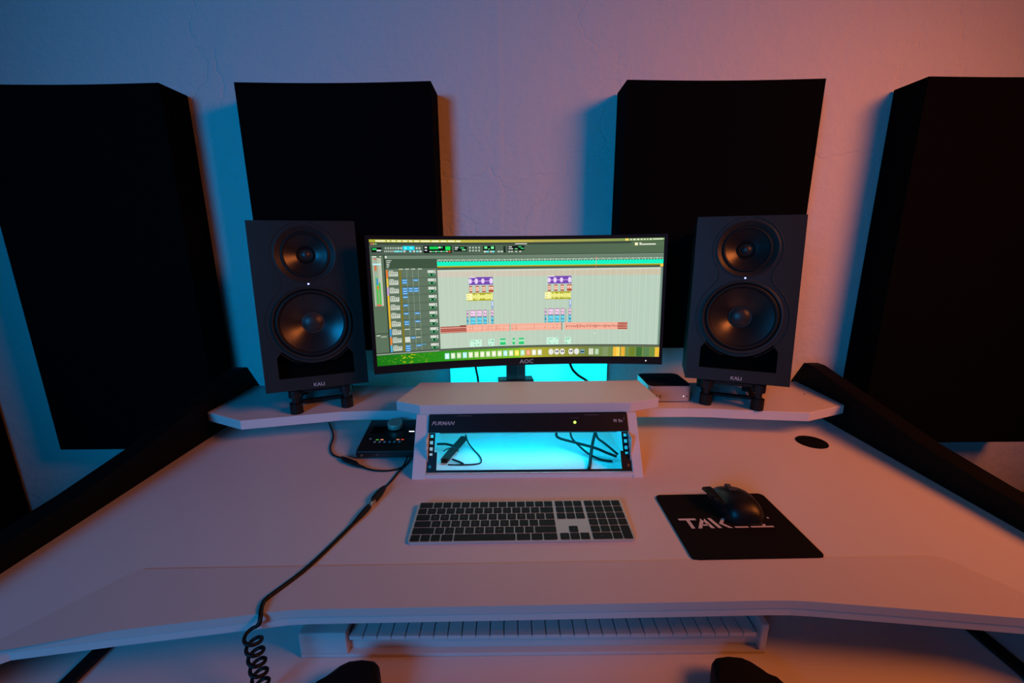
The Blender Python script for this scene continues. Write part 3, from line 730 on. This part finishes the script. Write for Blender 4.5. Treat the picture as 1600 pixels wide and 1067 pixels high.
SPK = ((-0.5258, 1.1080, 0.1510, 0.3567, 0.0971, 'black studio speaker with blue light on the shelf beside the audio interface', 'black isolation stand under the speaker beside the audio interface'),
       (0.6126, 1.1063, 0.1584, -0.3581, 0.1383, 'black studio speaker with blue light on the shelf beside the silver mini computer', 'black isolation stand under the speaker beside the silver mini computer'))
for x, y, z, yw, ti, la, lb_ in SPK:
    speaker('studio_speaker', la, (x, y, z), yw, ti)
    spk_stand(lb_, x, y, yw, ti, z)

# ------------------------------------------------------------------ audio interface
ap = thing('audio_interface', 'small black desktop audio interface with round silver knob', 'audio interface', (-0.3175, 0.988, 0.0))
AW = .078
prof = [(0, .004), (0, .0215), (.004, .0235), (.133, .0498), (.1365, .0475), (.1365, .004)]
link('body', profile_x(prof, -AW, AW, bev=.001, seg=1), 'apollo', ap)
for x in (-.06, .06):
    for y in (.02, .12): bm = bmesh.new(); cyl(bm, .007, .005, 14, T((x, y, .0025))); link('rubber_foot', bm, 'rubber', ap)
sl = math.atan2(.029, .142)
top = lambda x, y, h=0: T((x, .004+y*math.cos(sl)-h*math.sin(sl), .0235+y*math.sin(sl)+h*math.cos(sl))) @ RX(sl)
bm = lathe([(.0235, 0), (.0235, .003), (.0215, .0042)], 48); xf(bm.verts, top(-.002, .098)); link('knob_collar', bm, 'rubber', ap, smooth=30)
bm = lathe([(.0200, 0), (.0200, .015), (.0192, .0160), (.0182, .0158), (.008, .0157), (0, .0156)], 56); kn = link('knob', bm, 'knob', ap, smooth=30); kn.matrix_local = top(-.002, .098, .0005)
bm = bmesh.new(); box(bm, -.062, -.026, .070, .100, 0, .0006); xf(bm.verts, top(0, 0)); link('display', bm, 'void', ap)
bm = bmesh.new(); box(bm, .040, .054, .0755, .0785, 0, .0007); xf(bm.verts, top(0, 0)); link('level_light', bm, 'ledwhite', ap)
for k in range(6):
    x = -.040+.0128*k
    bm = bmesh.new(); box(bm, x-.0028, x+.0028, .030, .0352, 0, .0012); xf(bm.verts, top(0, 0)); link('button', bm, 'greyprint', ap)
for x, m_ in ((-.036, 'ledlime'), (-.024, 'ledorange'), (.018, 'ledorange'), (.030, 'ledred')):
    bm = bmesh.new(); box(bm, x-.0038, x+.0038, .041, .0432, 0, .0007); xf(bm.verts, top(0, 0)); link('indicator_light', bm, m_, ap)
bm = bmesh.new(); box(bm, -.0575, -.0525, .0435, .048, 0, .001); xf(bm.verts, top(0, 0)); link('button', bm, 'greyprint', ap)
bm = lathe([(.0085, 0), (.0085, .0008), (.0075, .0012), (0, .0012)], 24); xf(bm.verts, top(.055, .045)); link('button', bm, 'blackp', ap, smooth=30)
bm = bmesh.new(); box(bm, .053, .057, .0435, .0465, .0012, .0016); xf(bm.verts, top(0, 0)); link('button_mark', bm, 'dimprint', ap)
bm = bmesh.new(); cyl(bm, .0035, .0006, 16, T((-.0245, -.0004, .0125)) @ RX(PI/2)); text_bm('UNIVERSAL AUDIO', .0052, T((-.019, -.0003, .0107)) @ RX(PI/2), bm, sx=1.0)
link('brand_lettering', bm, 'dimprint', ap)
for x, m_ in ((-.070, 'blackp'), (-.0635, 'screw')):
    bm = lathe([(.0034, 0), (.0034, .0012), (.002, .0012), (.002, .0004), (0, .0004)], 18); xf(bm.verts, T((x, 0, .012)) @ RX(PI/2)); link('jack', bm, m_, ap)

# ------------------------------------------------------------------ mini computer
mc = thing('mini_computer', 'small silver square computer with dark top between monitor and speaker', 'computer', (0.463, 1.2355, SZ1))
def rsq(h0, h1, half, r, m, name, parent, n=8):
    pts = []
    for cx, cy, a0 in ((half-r, half-r, 0), (-half+r, half-r, PI/2), (-half+r, -half+r, PI), (half-r, -half+r, 1.5*PI)):
        for i in range(n+1):
            a = a0+PI/2*i/n; pts.append((cx+r*math.cos(a), cy+r*math.sin(a)))
    return link(name, prism(pts, h0, h1, bev=.0012, seg=2, top_only=True), m, parent, smooth=35)
rsq(.004, .0500, .0635, .017, 'alu', 'body', mc)
rsq(0, .0042, .052, .02, 'blackp', 'foot', mc)
rsq(.0500, .0506, .0615, .016, 'alud', 'top_cover', mc)
bm = lathe([(.013, .0507), (.012, .0510), (0, .0510)], 32); link('emblem', bm, 'void', mc)
for x in (-.0395, -.0285):
    link('port', nbox(x-.0011, x+.0011, -.0640, -.0630, .0155, .0235), 'void', mc)
bm = bmesh.new(); cyl(bm, .0018, .001, 14, T((.0490, -.0635, .019)) @ RX(PI/2)); link('headphone_jack', bm, 'void', mc)
bm = bmesh.new(); cyl(bm, .0014, .0012, 12, T((.0395, -.0635, .019)) @ RX(PI/2)); link('power_light', bm, 'ledwhite', mc)

# ------------------------------------------------------------------ computer keyboard
kb = thing('computer_keyboard', 'thin silver keyboard with black keys and number pad', 'keyboard', (0.0169, 0.6728, 0.0), (0, 0, 0.0074))
KW, KD = .4187, .1149
bm = profile_x([(0, .0008), (0, .0046), (KD, .0104), (KD, .0008)], -KW/2, KW/2)
ve = [e for e in bm.edges if abs((e.verts[0].co-e.verts[1].co).x) < 1e-6 and abs((e.verts[0].co-e.verts[1].co).y) < 1e-6]
bmesh.ops.bevel(bm, geom=ve, offset=.007, segments=4, affect='EDGES', profile=0.5)
link('plate', bm, 'alu', kb, smooth=35)
for x in (-.19, .19):
    for y in (.012, .10): bm = bmesh.new(); cyl(bm, .005, .0012, 12, T((x, y, .0006))); link('rubber_foot', bm, 'rubber', kb)
ks = math.atan2(.0058, KD)
PX, PY = .01885, .01868
ktop = T((0, 0, .0046)) @ RX(ks)
kmesh = {}
def key(x0, w, r0, h=1, txt=None):
    """x0 metres, width and row in key units, from the front"""
    g = .00115
    kx, ky = w*PX-2*g, h*PY-2*g-.0007
    kk = (round(kx, 5), round(ky, 5))
    if kk not in kmesh:
        bm = nbox(-kx/2, kx/2, -ky/2, ky/2, 0, .0009)
        es = [e for e in bm.edges if abs((e.verts[0].co-e.verts[1].co).z) > 1e-6]
        bmesh.ops.bevel(bm, geom=es, offset=.0014, segments=2, affect='EDGES', profile=0.5)
        me = bpy.data.meshes.new('key'); bmesh.ops.recalc_face_normals(bm, faces=bm.faces[:]); bm.to_mesh(me); bm.free(); me.materials.append(M['key']); kmesh[kk] = me
    o = bpy.data.objects.new('key', kmesh[kk]); COL.objects.link(o); o.parent = kb
    cx, cy = x0 + w*PX/2, .0018 + (r0+h/2)*PY
    o.matrix_local = ktop @ T((cx, cy, .0001))
    if txt: leg.append((txt, cx, cy))
leg = []
X0 = -KW/2 + .0032
def row(r, ws, txts=None, x0=X0):
    x = x0
    for i, w_ in enumerate(ws):
        key(x, w_, r, 1, txts[i] if txts else None); x += w_*PX
row(0, [1, 1, 1, 1.25, 6.15, 1.45, 1.2, 1.45])
row(1, [2.25]+[1]*10+[2.25], [None]+list('ZXCVBNM,./')+[None])
row(2, [1.75]+[1]*11+[1.75], [None]+list("ASDFGHJKL;'")+[None])
row(3, [1.5]+[1]*13, [None]+list('QWERTYUIOP[]\\'))
row(4, [1]*13+[1.5], list('`1234567890-=')+[None])
row(5, [1.5]+[1]*13)
XN = X0 + 14.5*PX + .0036
row(0, [1, 1, 1], ['<', 'v', '>'], XN); key(XN+PX, 1, 1, 1, '^')
for r in (3, 4, 5): row(r, [1, 1, 1], None, XN)
XP = XN + 3*PX + .0036
key(XP, 2, 0, 1, '0'); key(XP+2*PX, 1, 0, 1, '.'); key(XP+3*PX, 1, 0, 2)
row(1, [1, 1, 1], list('123'), XP); row(2, [1]*4, list('456+'), XP); row(3, [1]*4, list('789-'), XP); row(4, [1]*4, list('c=/*'), XP); row(5, [1]*4, None, XP)
bm = bmesh.new()
for tx, cx, cy in leg:
    text_bm(tx, .0058, ktop @ T((cx, cy-.0019, .00106)), bm, extrude=.00004, align='CENTER')
link('key_legends', bm, 'keyprint', kb)['kind'] = 'stuff'

# ------------------------------------------------------------------ mouse pad and mouse
mp = thing('mouse_pad', 'black mouse pad with white lettering lying beside the keyboard', 'mouse pad', (0.4245, 0.722, 0.0), (0, 0, 0.012))
bm = nbox(-.1160, .1160, -.0955, .0965, 0.0002, .0030)
es = [e for e in bm.edges if abs((e.verts[0].co-e.verts[1].co).z) > 1e-6]
bmesh.ops.bevel(bm, geom=es, offset=.011, segments=5, affect='EDGES', profile=0.5)
link('mat', bm, 'matpad', mp)
bm = bmesh.new()
def stroke(pts):
    vs = [bm.verts.new((x, y, .00312)) for x, y in pts]; bm.faces.new(vs)
LX, LY = -.098, -.0150; SXL, SYL = 1.0, 1.0
def para(x0, y0, x1, y1, wd):   # sloping bar, horizontal cut ends
    stroke([(LX+x0, LY+y0), (LX+x0+wd, LY+y0), (LX+x1+wd, LY+y1), (LX+x1, LY+y1)])
para(.0, .0245, -.001, .0300, .034)             # T bar
para(.0145, 0, .0135, .0246, .0068)             # T stem
para(.0270, 0, .0440, .0300, .0075)             # A left
para(.0520, 0, .0440, .0300, .0070)             # A right
para(.0375, .0075, .0400, .0120, .0130)         # A cross stroke
para(.0660, 0, .0570, .0300, .0072)             # K slanted stem
para(.0730, .0130, .0860, .0300, .0075)         # K upper arm
para(.0860, 0, .0730, .0135, .0080)             # K lower arm
para(.0985, 0, .0980, .0042, .0260)
para(.1290, 0, .1285, .0042, .0440)
para(.1520, .0040, .1545, .0100, .0065)
link('lettering', bm, 'print', mp)
bm = bmesh.new(); cyl(bm, .0022, .0003, 14, T((LX+.1770, LY+.0280, .0031))); link('lettering_dot', bm, 'print', mp)
ms = thing('computer_mouse', 'black ergonomic wireless mouse with thumb wing resting on the mouse pad', 'mouse', (0.4515, 0.764, 0.0031), (0, 0, -0.10)); ms.scale = (.92, .95, .95)
secs = [  # y, left x, right x, height, peak x
 (-.052, -.012, .030, .012, .008), (-.047, -.026, .040, .024, .006), (-.036, -.034, .046, .034, .004), (-.020, -.038, .048, .0405, .002),
 (.000, -.040, .046, .0425, .000), (.018, -.044, .043, .0395, -.003), (.034, -.043, .040, .0335, -.004), (.046, -.036, .037, .0265, -.004), (.053, -.026, .030, .018, -.003)]
bm = bmesh.new(); rings = []
N = 18
for y, xl, xr, h, xp in secs:
    ring = []
    for i in range(N+1):
        a = PI*i/N
        cx, wd = (xl+xr)/2, (xr-xl)/2
        ex = math.copysign(abs(math.cos(a))**.75, math.cos(a)); ez = abs(math.sin(a))**.8
        x = cx + wd*ex + (xp-cx)*ez*.5
        ring.append(bm.verts.new((x, y, .0008 + h*ez)))
    rings.append(ring)
for A, B in zip(rings, rings[1:]):
    for i in range(N): bm.faces.new((A[i], A[i+1], B[i+1], B[i]))
    bm.faces.new((A[0], B[0], B[N], A[N]))
bm.faces.new(rings[0]); bm.faces.new(rings[-1][::-1])
link('shell', bm, 'mouse', ms, smooth=50)
bm = prism([(-.036, -.030), (-.050, .000), (-.062, .030), (-.058, .036), (-.040, .040), (-.030, .020), (-.028, -.020)], .0255, .0290, bev=.001, seg=2)
link('thumb_wing', bm, 'mouse', ms, smooth=40)
bm = prism([(-.034, -.030), (-.046, .000), (-.050, .026), (-.040, .034), (-.028, .02), (-.026, -.020)], .0008, .0258, bev=.004, seg=2)
link('thumb_rest', bm, 'mouse', ms, smooth=40)
bm = bmesh.new(); cyl(bm, .0125, .0075, 28, T((-.004, .031, .0275)) @ RY(PI/2)); link('scroll_wheel', bm, 'dimprint', ms, smooth=40)
bm = prism([(-.012, .006), (.004, .006), (.004, .013), (-.012, .013)], .0395, .0428, bev=.0005, seg=1); link('mode_button', bm, 'dimprint', ms)
for y in (-.012, .006):
    bm = nbox(-.052 if y > 0 else -.047, -.040, y-.007, y+.007, .0287, .0312, bev=.001); link('side_button', bm, 'blackp', ms)

# ------------------------------------------------------------------ piano controller keyboard on the tray
pk = thing('piano_keyboard', 'white piano controller keyboard on the tray under the desk edge', 'piano keyboard', (0.0, 0.575, -0.14))
link('base', nbox(-.3555, .4225, 0.0, .21, 0.0005, .0070, bev=.0015), 'synth', pk)
link('control_block', nbox(-.3555, -.2765, 0.0, .21, .0071, .0495, bev=.0025), 'synth', pk)
link('end_cheek', nbox(.4110, .4225, 0.0, .21, .0071, .0590, bev=.002), 'synth', pk)
link('key_bed', nbox(-.2765, .4110, .012, .16, .0071, .0290), 'synth', pk)
link('rear_case', nbox(-.2765, .4110, .158, .21, .0071, .0560, bev=.003), 'synth', pk)
bm = nbox(-.01095, .01095, 0.0, .150, 0, .0072, bev=.0009, seg=2); kme = None
for k in range(29):
    x = -.2745 + .0235*(k+.5) + .0005
    if k == 0: o = link('white_key', bm, 'keyw', pk); kme = o.data
    else: o = bpy.data.objects.new('white_key', kme); COL.objects.link(o); o.parent = pk
    o.location = (x, .004, .0315)
bkm = None
for k in range(28):
    if k % 7 in (0, 1, 3, 4, 5):
        if bkm is None: o = link('black_key', profile_x([(0, 0), (.006, .011), (.094, .011), (.094, 0)], -.0055, .0055, bev=.0008, seg=1), 'key', pk); bkm = o.data
        else: o = bpy.data.objects.new('black_key', bkm); COL.objects.link(o); o.parent = pk
        o.location = (-.2745+.0235*(k+1), .058, .0390)

# ------------------------------------------------------------------ cables
def cable(name, label, pts, r, cat='cable', seg=8, group=None):
    return tag(link(name, tube(pts, r, seg), 'cable', smooth=True), label, cat, group)
# signal cable with connector from the shelf to the interface
c1 = thing('signal_cable', 'thin black cable with plug curling from under the shelf to the interface', 'cable', (-0.40, 0.96, 0))
o = link('cord', tube([(-.557+.40, .25, .003), (-.108, .161, .003), (-.088, .092, .003), (-.064, .050, .003), (-.031, .027, .004)], .0022, 8), 'cable', c1, smooth=True)
o = link('connector', tube([(-.034, .030, .0055), (-.020, .016, .0070), (.012, -.004, .0070), (.022, -.011, .0055), (.040, -.0185, .0040)], [.003, .0065, .0065, .0045, .0025], 12), 'rubber', c1, smooth=True)
o = link('cord', tube([(.038, -.0180, .0035), (.065, -.030, .003), (.095, -.034, .003), (.120, -.028, .003), (.137, -.010, .003), (.142, .014, .004), (.142, .024, .0045)], .0022, 8), 'cable', c1, smooth=True)
# headphone cable: thin lead, jack, straight thick part, coil over the desk edge
c2 = thing('headphone_cable', 'black headphone cable with jack running over the padded desk edge into a coil', 'cable', (-0.30, 0.76, 0))
wpt = lambda *P: [(x+.30, y-.76, z) for x, y, z in P]
link('thin_lead', tube(wpt((-.264, .984, .0095), (-.2655, .955, .004), (-.272, .915, .0030), (-.278, .880, .0030), (-.2835, .850, .0055)), .0022, 8), 'cable', c2, smooth=True)
link('jack_socket', tube(wpt((-.2830, .853, .0060), (-.2850, .842, .0075), (-.2875, .822, .0085), (-.2905, .806, .0085), (-.2920, .797, .0085)), [.003, .0060, .0082, .0082, .0066], 16), 'rubber', c2, smooth=50)
link('jack_plug', tube(wpt((-.2918, .798, .0080), (-.2930, .791, .0075), (-.2945, .7835, .0070), (-.2958, .777, .0068)), [.0062, .0042, .0042, .0056], 14, smooth_it=False), 'brass', c2)
link('jack_sleeve', tube(wpt((-.2955, .7785, .0068), (-.2985, .766, .0068), (-.3030, .748, .0064), (-.3090, .728, .0052)), [.0056, .0060, .0052, .0036], 14), 'rubber', c2, smooth=50)
cpts = [(-.307, .735, .0050), (-.318, .702, .0036), (-.334, .650, .0034), (-.349, .606, .0044), (-.366, .573, .0046), (-.379, .549, .0046), (-.3785, .537, .0046), (-.3745, .526, .0040), (-.3715, .5185, .0005), (-.3715, .5145, -.0045), (-.3735, .5125, -.0070)]
link('cord', tube(wpt(*cpts), .0033, 10), 'cable', c2, smooth=True)
coil = [(-.3735, .5125, -.0070)]
turns, per = 15, 18
for i in range(turns*per+1):
    a = 2*PI*i/per; z = -.0085 - i/per*.0190
    coil.append((-.3755 + .0105*math.cos(a+PI/2), .5020 + .0105*math.sin(a+PI/2), z))
link('coil', tube(wpt(*coil), .0027, 7, smooth_it=False), 'cable', c2, smooth=True)
# cables inside the rack bay and behind the monitor
G = 'cables inside the rack bay'
cable('rack_cable', 'thick black cable crossing the lit rack bay from its top to the bracket', [(.120, 1.06, .040), (.124, 1.05, .026), (.165, 1.02, .026), (.21, .995, .024), (.240, .982, .016), (.262, .97, .012)], .0036)
cable('rack_cable', 'thinner black cable sagging across the lit rack bay floor', [(.155, 1.05, .05), (.159, 1.04, .030), (.172, 1.015, .022), (.195, .99, .010), (.222, .972, .0035), (.250, .962, .0035)], .0027)
cable('rack_cable', 'black cable dropping straight down to the front sill of the rack bay', [(.222, 1.04, .05), (.215, 1.028, .034), (.204, .995, .0220), (.193, .955, .006), (.185, .926, .0045)], .0042)
cable('rack_cable', 'short black cable slanting from the bay top to the perforated bracket', [(.221, 1.045, .05), (.225, 1.028, .035), (.238, 1.005, .031), (.252, .988, .024), (.266, .975, .015)], .0031)
cable('rack_cable', 'thin black cable looping on the lit bay floor beside the tied bundle', [(-.125, 1.065, .03), (-.118, 1.055, .012), (-.100, 1.030, .0020), (-.082, .995, .0018), (-.077, .968, .0018), (-.088, .957, .0018), (-.125, .954, .0018), (-.158, .955, .0018)], .0018)
bu = thing('cable_bundle', 'tied black cable bundle lying in the rack bay', 'cable', (-.150, 1.01, 0)); bu.scale = (1.35, 1.35, 1.35)
for k in range(6):
    a = .0042*(k % 3); b_ = .0045*(k//3)
    link('strand', tube([(-.018+a, -.035, .0035+b_), (-.010+a, -.012, .0065+b_), (.002+a, .014, .011+b_), (.012+a, .034, .016+b_)], .0024, 7), 'cable', bu, smooth=True)
link('tie', tube([(-.020, -.002, .008), (-.008, -.004, .0155), (.006, -.002, .013), (.008, 0, .006)], .0012, 6), 'dimprint', bu, smooth=True)
link('loose_end', tube([(-.034, .012, .016), (-.018, .016, .014), (-.002, .012, .012)], .0024, 7), 'cable', bu, smooth=True)
link('loose_end', tube([(.0, -.026, .004), (.012, -.032, .003), (.022, -.040, .0025)], .0018, 7), 'cable', bu, smooth=True)
cable('monitor_cable', 'black cable hanging straight behind the monitor in front of the cyan light', [(-.122, 1.30, .30), (-.125, 1.36, .20), (-.121, 1.40, .115), (-.1145, 1.40, .07), (-.118, 1.40, .0), (-.120, 1.40, -.25), (-.10, 1.41, -.50)], .0040)
cable('monitor_cable', 'black cable slanting from behind the monitor across the cyan light', [(.15, 1.30, .30), (.18, 1.37, .20), (.205, 1.40, .120), (.228, 1.40, .090), (.268, 1.40, .060), (.30, 1.40, .0), (.31, 1.40, -.25), (.30, 1.41, -.50)], .0045)

# ------------------------------------------------------------------ office chair (its arm tips reach into view)
ch = thing('office_chair', 'black office chair whose two arm pads reach over the tray', 'chair', (0.045, 0.16, FLOOR))
cz = -FLOOR
def armpad(sx, tipx):
    pts = []
    for i in range(28):
        a = 2*PI*i/28
        ex = math.copysign(abs(math.cos(a))**.62, math.cos(a)); ey = math.copysign(abs(math.sin(a))**.75, math.sin(a))
        yy = .13*ey
        pts.append((tipx + .057*ex*(1 - .10*ey) - sx*.030*ey, .250+yy))
    link('arm_pad', prism(pts, cz-.128, cz-.096, bev=.012, seg=4, top_only=True), 'chair', ch, smooth=60)
    link('arm_post', tube([(tipx, .22, cz-.128), (tipx+sx*.02, .20, cz-.24), (tipx+sx*.015, .14, cz-.30), (tipx-sx*.06, .12, cz-.32)], .016, 12), 'blackp', ch, smooth=True)
armpad(-1, -.312); armpad(1, .322)
link('seat', nbox(-.25, .25, -.10, .36, cz-.335, cz-.265, bev=.03, seg=4), 'chair', ch, smooth=True)
bm = nbox(-.22, .22, -.03, .03, 0, .48, bev=.028, seg=4); xf(bm.verts, T((0, -.14, cz-.25)) @ RX(.22)); link('backrest', bm, 'chair', ch, smooth=True)
link('back_bar', tube([(0, .0, cz-.345), (0, -.16, cz-.34), (0, -.19, cz-.22), (0, -.205, cz-.05)], .02, 10), 'blackp', ch, smooth=True)
bm = bmesh.new(); cyl(bm, .028, .30, 20, T((0, .12, .25))); link('gas_lift', bm, 'blackm', ch, smooth=40)
for k in range(5):
    a = 2*PI*k/5+.3
    bm = tube([(0, .12, .10), (.15*math.cos(a), .12+.15*math.sin(a), .085), (.29*math.cos(a), .12+.29*math.sin(a), .062)], [.026, .02, .014], 10)
    lg = link('leg', bm, 'blackp', ch, smooth=True)
    bm = bmesh.new(); cyl(bm, .028, .036, 18, T((.29*math.cos(a), .12+.29*math.sin(a), .0285)) @ RZ(a) @ RX(PI/2)); link('castor', bm, 'rubber', lg, smooth=40)

# ------------------------------------------------------------------ black bag by the wall at the far end
bg = thing('equipment_bag', 'black equipment bag standing on the floor by the orange-lit wall', 'bag', (2.235, 1.40, FLOOR))
bm = nbox(-.17, .17, -.15, .15, 0, .305, bev=.05, seg=4)
for v in bm.verts:
    v.co.x += .010*math.sin(v.co.z*21+v.co.y*9); v.co.y += .008*math.sin(v.co.z*17+v.co.x*13)
link('body', bm, 'fabric', bg, smooth=True)
link('handle', tube([(-.08, 0, .290), (-.07, 0, .335), (0, 0, .350), (.07, 0, .335), (.08, 0, .290)], .010, 8), 'fabric', bg, smooth=True)
